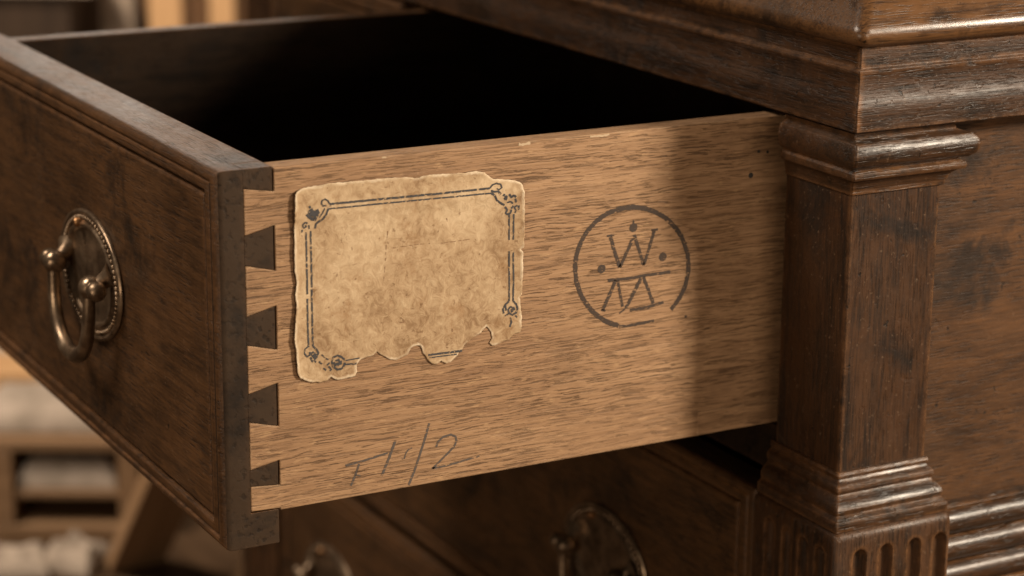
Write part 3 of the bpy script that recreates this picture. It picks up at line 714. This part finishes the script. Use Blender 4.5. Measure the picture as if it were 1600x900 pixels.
for pts, w in (([(170.5, 198.4), (173.0, 198.0), (177.5, 198.5)], 1.5), ([(91, 198.9), (93.5, 198.7)], 0.8), ([(214, 198.6), (222, 198.3), (226, 198.7)], 0.9)):
    bm = bmesh.new(); ribbon(bm, pts, w, 0.00014, jag=0.5)
    finish('chip', bm, M['chip'], side, 0)
# far side, back, bottom
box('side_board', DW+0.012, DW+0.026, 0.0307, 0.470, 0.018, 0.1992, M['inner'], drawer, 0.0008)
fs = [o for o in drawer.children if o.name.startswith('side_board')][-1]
fs.data.materials.append(M['front'])  # sheen of the top edge put into a paler, glossier wood
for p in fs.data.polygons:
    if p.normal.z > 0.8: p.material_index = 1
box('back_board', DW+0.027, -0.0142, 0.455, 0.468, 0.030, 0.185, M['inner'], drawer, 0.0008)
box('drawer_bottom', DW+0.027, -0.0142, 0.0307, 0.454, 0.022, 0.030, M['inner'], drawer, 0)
handle(drawer, -0.2000, 0.1005, 0.0012)

# paper label on the side
def inside(p, poly):
    x, y = p; c = False
    j = len(poly)-1
    for i in range(len(poly)):
        xi, yi = poly[i]; xj, yj = poly[j]
        if (yi > y) != (yj > y) and x < (xj-xi)*(y-yi)/(yj-yi)+xi: c = not c
        j = i
    return c
def near(p, poly):
    best = None
    for i in range(len(poly)):
        a = Vector(poly[i]); b = Vector(poly[(i+1) % len(poly)])
        ab = b-a; t = max(0, min(1, (Vector(p)-a).dot(ab)/ab.length_squared))
        q = a+ab*t; d = (Vector(p)-q).length
        if best is None or d < best[0]: best = (d, q)
    return best
rnd = random.Random(11)
lp = []
for i in range(len(LABEL)):                       # ragged outline
    a = Vector(LABEL[i]); b = Vector(LABEL[(i+1) % len(LABEL)])
    n = max(1, int((b-a).length/1.2))
    for k in range(n):
        p = a.lerp(b, k/n)
        lp.append((p.x+rnd.uniform(-0.22, 0.22), p.y+rnd.uniform(-0.22, 0.22)))
Y0L = min(p[0] for p in lp); Y1L = max(p[0] for p in lp)
def label_h(y, z):
    """height of the paper above the wood (m)"""
    ym, zm = y*1000, z*1000
    left = max(0.0, 1-(ym-Y0L)/11.0)
    h = 0.00035 + 0.0023*left*left*(0.75+0.45*noise.noise(Vector((0.3, zm/16, 2.0))))
    edge_r = max(0.0, 1-max(0.0, Y1L-ym)/6.0)
    h += 0.0006*edge_r*edge_r*(1+noise.noise(Vector((5, zm/9, 1))))
    top = max(0.0, (zm-164.0)/8.0)
    h += 0.0007*min(top, 1)**2
    bot = max(0.0, (96.0-zm)/14.0)
    h += 0.0006*min(bot, 1.3)**2*(0.8+0.5*noise.noise(Vector((ym/9, 0, 4))))
    h += 0.00028*noise.noise(Vector((ym/13, zm/13, 7)))+0.00012*noise.noise(Vector((ym/3.5, zm/3.5, 3)))
    return max(h, 0.0002)
step = 0.55
ymin, ymax = min(p[0] for p in lp)-1, max(p[0] for p in lp)+1
zmin, zmax = min(p[1] for p in lp)-1, max(p[1] for p in lp)+1
ny, nz = int((ymax-ymin)/step), int((zmax-zmin)/step)
cells = set()
import bisect
for j in range(nz):
    zc = zmin+(j+0.5)*step
    xs = []
    for i in range(len(lp)):
        (ya, za), (yb, zb) = lp[i], lp[(i+1) % len(lp)]
        if (za > zc) != (zb > zc): xs.append(ya+(yb-ya)*(zc-za)/(zb-za))
    xs.sort()
    for i in range(ny):
        if bisect.bisect(xs, ymin+(i+0.5)*step) % 2 == 1: cells.add((i, j))
bm = bmesh.new()
lay = bm.verts.layers.float.new('edge')
vd = {}
def lv(i, j):
    if (i, j) not in vd:
        p = (ymin+i*step, zmin+j*step)
        if not all((i+a, j+b) in cells for a in (-1, 0) for b in (-1, 0)):
            d, q = near(p, lp)
            if d < step*1.2: p = (q.x, q.y)
        y, z_ = p[0]/1000, p[1]/1000
        vd[(i, j)] = bm.verts.new((label_h(y, z_), y, z_))
    return vd[(i, j)]
for (i, j) in cells:
    bm.faces.new((lv(i, j), lv(i+1, j), lv(i+1, j+1), lv(i, j+1)))
level = {}
front_ = [c for c in cells if any((c[0]+a, c[1]+b) not in cells for a, b in ((1, 0), (-1, 0), (0, 1), (0, -1)))]
for c in front_: level[c] = 0
for k in range(1, 10):
    nxt = []
    for c in front_:
        for a, b in ((1, 0), (-1, 0), (0, 1), (0, -1)):
            q = (c[0]+a, c[1]+b)
            if q in cells and q not in level: level[q] = k; nxt.append(q)
    front_ = nxt
for (i, j), vtx in vd.items():
    qs = [level.get((i+a, j+b), 10) if (i+a, j+b) in cells else 0 for a in (-1, 0) for b in (-1, 0)]
    vtx[lay] = min(1.0, sum(qs)/4/8.0)
label = finish('paper_label', bm, M['paper'], drawer, 40)
sm = label.modifiers.new('thickness', 'SOLIDIFY'); sm.thickness = 0.00014; sm.offset = 0
label['label'] = 'torn yellowed paper label with dark double line border and corner ornaments'
for w, pts in BORDER[:13]:
    bm = bmesh.new(); ribbon(bm, pts, w*1.08, 0.00024, label_h, 0.16)
    finish('border_line', bm, M['print'], label, 0)
for i0, i1 in ((13, 23), (23, 34), (34, 42), (42, len(BORDER))):
    bm = bmesh.new()
    for w, pts in BORDER[i0:i1]: ribbon(bm, pts, w*1.45, 0.00024, label_h, 0.22)
    finish('corner_ornament', bm, M['print'], label, 0)['kind'] = 'stuff'
for w, pts in TRACES:
    bm = bmesh.new(); ribbon(bm, pts, w, 0.00022, label_h, 0.3)
    finish('faded_stroke', bm, M['trace'], label, 0)

# --- closed drawers
def closed_drawer(label_, x0, x1, z0, z1, handles):
    d = thing('drawer', ((x0+x1)/2, 0.331, z0), label_, 'drawer', DG)
    bm = bmesh.new(); moulded_front(bm, x0, x1, z0, z1, 0.331, 0.022)
    finish('front_board', bm, M['front'], d, 28, 0.0004, 1)
    bm = bmesh.new()
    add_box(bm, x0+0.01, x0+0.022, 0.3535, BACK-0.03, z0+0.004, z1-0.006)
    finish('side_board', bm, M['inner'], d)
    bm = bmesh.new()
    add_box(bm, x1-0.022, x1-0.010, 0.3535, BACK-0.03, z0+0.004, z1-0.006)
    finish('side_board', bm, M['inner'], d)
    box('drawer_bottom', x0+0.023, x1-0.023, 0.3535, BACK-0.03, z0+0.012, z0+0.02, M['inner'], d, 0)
    for hx, hz in handles: handle(d, hx, hz, 0.3322, swing=3)
closed_drawer('closed short top drawer to the left of the open drawer', -0.723, -0.4765, 0.018, 0.2, [(-0.60, 0.1)])
closed_drawer('closed wide dark drawer with brass handles directly below the open drawer', -0.723, -0.0015, -0.2125, -0.0225, [(-0.170, -0.128), (-0.557, -0.128)])
closed_drawer('closed wide drawer lowest in view, brass handle mostly cut off', -0.723, -0.0015, -0.4125, -0.2210, [(-0.170, -0.3), (-0.615, -0.312)])
closed_drawer('closed wide drawer at the very bottom of the chest', -0.723, -0.0015, -0.578, -0.4220, [(-0.170, -0.5), (-0.6, -0.5)])

# ------------------------------------------------------------------ workshop clutter behind, out of focus
FH = Vector((math.cos(YAW), math.sin(YAW), 0)); RH = Vector((FH.y, -FH.x, 0))
def ground(right, ahead, z=FLOOR):
    p = Vector((CAM_LOC.x, CAM_LOC.y, 0)) + FH*ahead + RH*right
    return Vector((p.x, p.y, z))
M['tan'] = plain_wood('pale_pine', 'z', (0.40, 0.23, 0.11), (0.56, 0.36, 0.19))
M['tan_x'] = plain_wood('pale_pine_flat', 'x', (0.38, 0.22, 0.10), (0.52, 0.32, 0.16))
M['brown'] = plain_wood('brown_board', 'z', (0.13, 0.066, 0.032), (0.22, 0.12, 0.062))
M['crate'] = plain_wood('crate_wood', 'x', (0.16, 0.094, 0.050), (0.25, 0.155, 0.085))
M['lean'] = plain_wood('leaning_board_wood', 'x', (0.22, 0.13, 0.068), (0.32, 0.20, 0.11))
M['linen'] = cloth_mat('grey_linen', (0.26, 0.22, 0.18), (0.38, 0.32, 0.27))
M['pale'] = cloth_mat('pale_paper', (0.26, 0.215, 0.175), (0.38, 0.32, 0.265))
M['cab'] = plain_wood('dark_cabinet', 'z', (0.022, 0.013, 0.008), (0.045, 0.027, 0.016))
M['greytop'] = plain_wood('grey_bench_top', 'x', (0.28, 0.22, 0.175), (0.40, 0.33, 0.265))

def room_thing(name, right, ahead, label_, cat, z=FLOOR, turn=0.0, group=None):
    o = thing(name, ground(right, ahead, z), label_, cat, group)
    o.rotation_euler.z = YAW-math.pi/2+turn
    return o
def local_box(name, parent, x0, x1, y0, y1, z0, z1, mat, bevel=0.002):
    o = box(name, x0, x1, y0, y1, z0, z1, mat, None, bevel)
    o.parent = parent
    return o
def wavy_slab(name, mat, sx, sy, th, amp, seed):
    """soft folded or crumpled sheet with thickness, centred on its origin"""
    bm = bmesh.new(); n = 18
    top, bot = {}, {}
    for i in range(n+1):
        for j in range(n+1):
            x, y = (i/n-0.5)*sx, (j/n-0.5)*sy
            h = amp*noise.noise(Vector((x*22+seed, y*22, seed)))+amp*0.5*noise.noise(Vector((x*60, y*60+seed, 1)))
            w = 1+0.06*noise.noise(Vector((y*15, seed, 2)))
            e = min(i, j, n-i, n-j)/2
            k = min(1, e*0.6+0.45)
            top[i, j] = bm.verts.new((x*w, y, max(th*k+h*k, 0.004)))
            bot[i, j] = bm.verts.new((x*w, y, 0.001))
    for i in range(n):
        for j in range(n):
            bm.faces.new((top[i, j], top[i+1, j], top[i+1, j+1], top[i, j+1]))
            bm.faces.new((bot[i, j], bot[i, j+1], bot[i+1, j+1], bot[i+1, j]))
    for i in range(n):
        for a, b in (((i, 0), (i+1, 0)), ((i+1, n), (i, n)), ((0, i+1), (0, i)), ((n, i), (n, i+1))):
            bm.faces.new((bot[a], bot[b], top[b], top[a]))
    return finish(name, bm, mat, None, 60)

# crate with an open front and a shelf
cr = room_thing('crate', -0.552, 2.68, 'small open-fronted brown wooden crate with a shelf on the floor, blurred', 'crate')
for (a, b, c, d, e, f) in ((-0.092, 0.092, 0, 0.26, 0, 0.020), (-0.092, -0.064, 0.0, 0.26, 0.0205, 0.117), (0.066, 0.092, 0.0, 0.26, 0.0205, 0.117),
                           (-0.0635, 0.0655, 0.248, 0.26, 0.0205, 0.117), (-0.092, 0.092, 0, 0.26, 0.1175, 0.131),
                           (-0.0635, 0.0655, 0.004, 0.247, 0.054, 0.064)):
    local_box('crate_board', cr, a, b, c, d, e, f, M['crate'])
o = wavy_slab('folded_cloth', M['linen'], 0.12, 0.10, 0.036, 0.006, 5)
o.location = ground(-0.551, 2.74, FLOOR+0.0645); o.rotation_euler.z = YAW-math.pi/2
tag(o, 'folded grey cloth lying on the shelf inside the crate', 'cloth', 'folded grey cloths')
o = wavy_slab('folded_cloth', M['linen'], 0.17, 0.13, 0.030, 0.007, 3)
o.location = ground(-0.585, 2.77, FLOOR+0.132); o.rotation_euler.z = YAW-math.pi/2
tag(o, 'folded grey cloth lying on top of the crate', 'cloth', 'folded grey cloths')
o = box('plank', -0.26, 0.10, -0.045, 0.045, 0, 0.032, M['tan_x'], None, 0.002)
o.location = ground(-0.70, 2.895, FLOOR+0.132); o.rotation_euler.z = YAW-math.pi/2+0.03
tag(o, 'short pale pine plank lying flat behind the grey cloth', 'plank')
o = wavy_slab('paper_pile', M['pale'], 0.34, 0.26, 0.055, 0.012, 9)
o.location = ground(-0.86, 3.40); o.rotation_euler.z = YAW-math.pi/2
tag(o, 'pale sheet heap on the floor beyond the pine plank', 'paper')
for k, (r_, a_, sx, sy, th, t_) in enumerate(((-0.600, 2.585, 0.085, 0.08, 0.024, 0.2), (-0.520, 2.60, 0.065, 0.07, 0.026, -0.4))):
    o = wavy_slab('crumpled_paper', M['pale'], sx, sy, th, 0.016, 20+k*7)
    o.location = ground(r_, a_); o.rotation_euler.z = YAW-math.pi/2+t_
    tag(o, ('crumpled pale paper on the floor, at the left before the crate', 'crumpled pale paper on the floor, nearer to the leaning boards')[k], 'paper', 'crumpled papers on the floor')
# boards leaning on the left side of the chest
for k, (fx, fy, tx, tz, w, m, lab_) in enumerate(((-1.45, 0.445, -0.836, 0.06, 0.070, 'lean', 'brown board leaning on the chest side, nearest the crate'),
                                                 (-1.30, 0.535, -0.836, 0.00, 0.050, 'tan', 'paler board leaning on the chest side, middle one'),
                                                 (-1.22, 0.620, -0.836, -0.05, 0.07, 'brown', 'dark board leaning on the chest side, farthest under the drawer'))):
    foot = Vector((fx, fy, FLOOR)); tip = Vector((tx, fy+0.01, tz))
    ln = (tip-foot).length
    o = box('leaning_board', 0.0, ln, -w/2, w/2, 0.0, 0.02, M[m if m != 'tan' else 'crate'], None, 0.002)
    o.location = foot
    o.rotation_euler = (0, -math.atan2(tip.z-foot.z, tip.x-foot.x), math.atan2(tip.y-foot.y, tip.x-foot.x))
    tag(o, lab_, 'board', 'boards leaning on the chest')
# workbench at the far left
wb = room_thing('workbench', -1.02, 3.55, 'low dark workbench with a grey top at the far left, blurred', 'workbench')
local_box('bench_top', wb, -0.45, 0.37, -0.02, 0.5, 0.560, 0.592, M['greytop'])
local_box('cupboard', wb, -0.43, 0.33, 0.0, 0.48, 0.04, 0.5595, M['cab'])
local_box('plinth', wb, -0.40, 0.30, 0.03, 0.45, 0.0, 0.0395, M['cab'])
# standing timber by the bench
for k, (r_, a_, w, d, h, m, lab_) in enumerate(((-0.625, 3.62, 0.050, 0.03, 1.0, 'greytop', 'grey weathered post standing beside the workbench'),
                                               (-0.565, 3.75, 0.085, 0.025, 1.0, 'brown', 'brown board standing upright between the grey post and the pale boards'),
                                               (-0.532, 3.50, 0.050, 0.022, 1.0, 'tan', 'wider pale pine board standing upright behind the open drawer'),
                                               (-0.478, 3.62, 0.036, 0.022, 1.05, 'brown', 'narrow brown board standing between the two pale boards'),
                                               (-0.446, 3.50, 0.038, 0.022, 1.0, 'tan', 'narrower pale pine board standing upright, nearest the chest'))):
    o = box('standing_board', -w/2, w/2, -d/2, d/2, 0, h, M[m], None, 0.002)
    o.location = ground(r_, a_); o.rotation_euler.z = YAW-math.pi/2+0.04*(k-2)
    tag(o, lab_, 'board', 'timber standing by the workbench')
cb = room_thing('cupboard', -0.33, 3.95, 'tall dark reddish cupboard standing behind the pale boards', 'cupboard')
local_box('carcass', cb, -0.30, 0.45, 0.02, 0.4, 0, 1.4, M['cab'])
for x0, x1 in ((-0.298, 0.072), (0.078, 0.448)):
    local_box('cupboard_door', cb, x0, x1, 0.0, 0.0195, 0.05, 1.38, M['brown'])
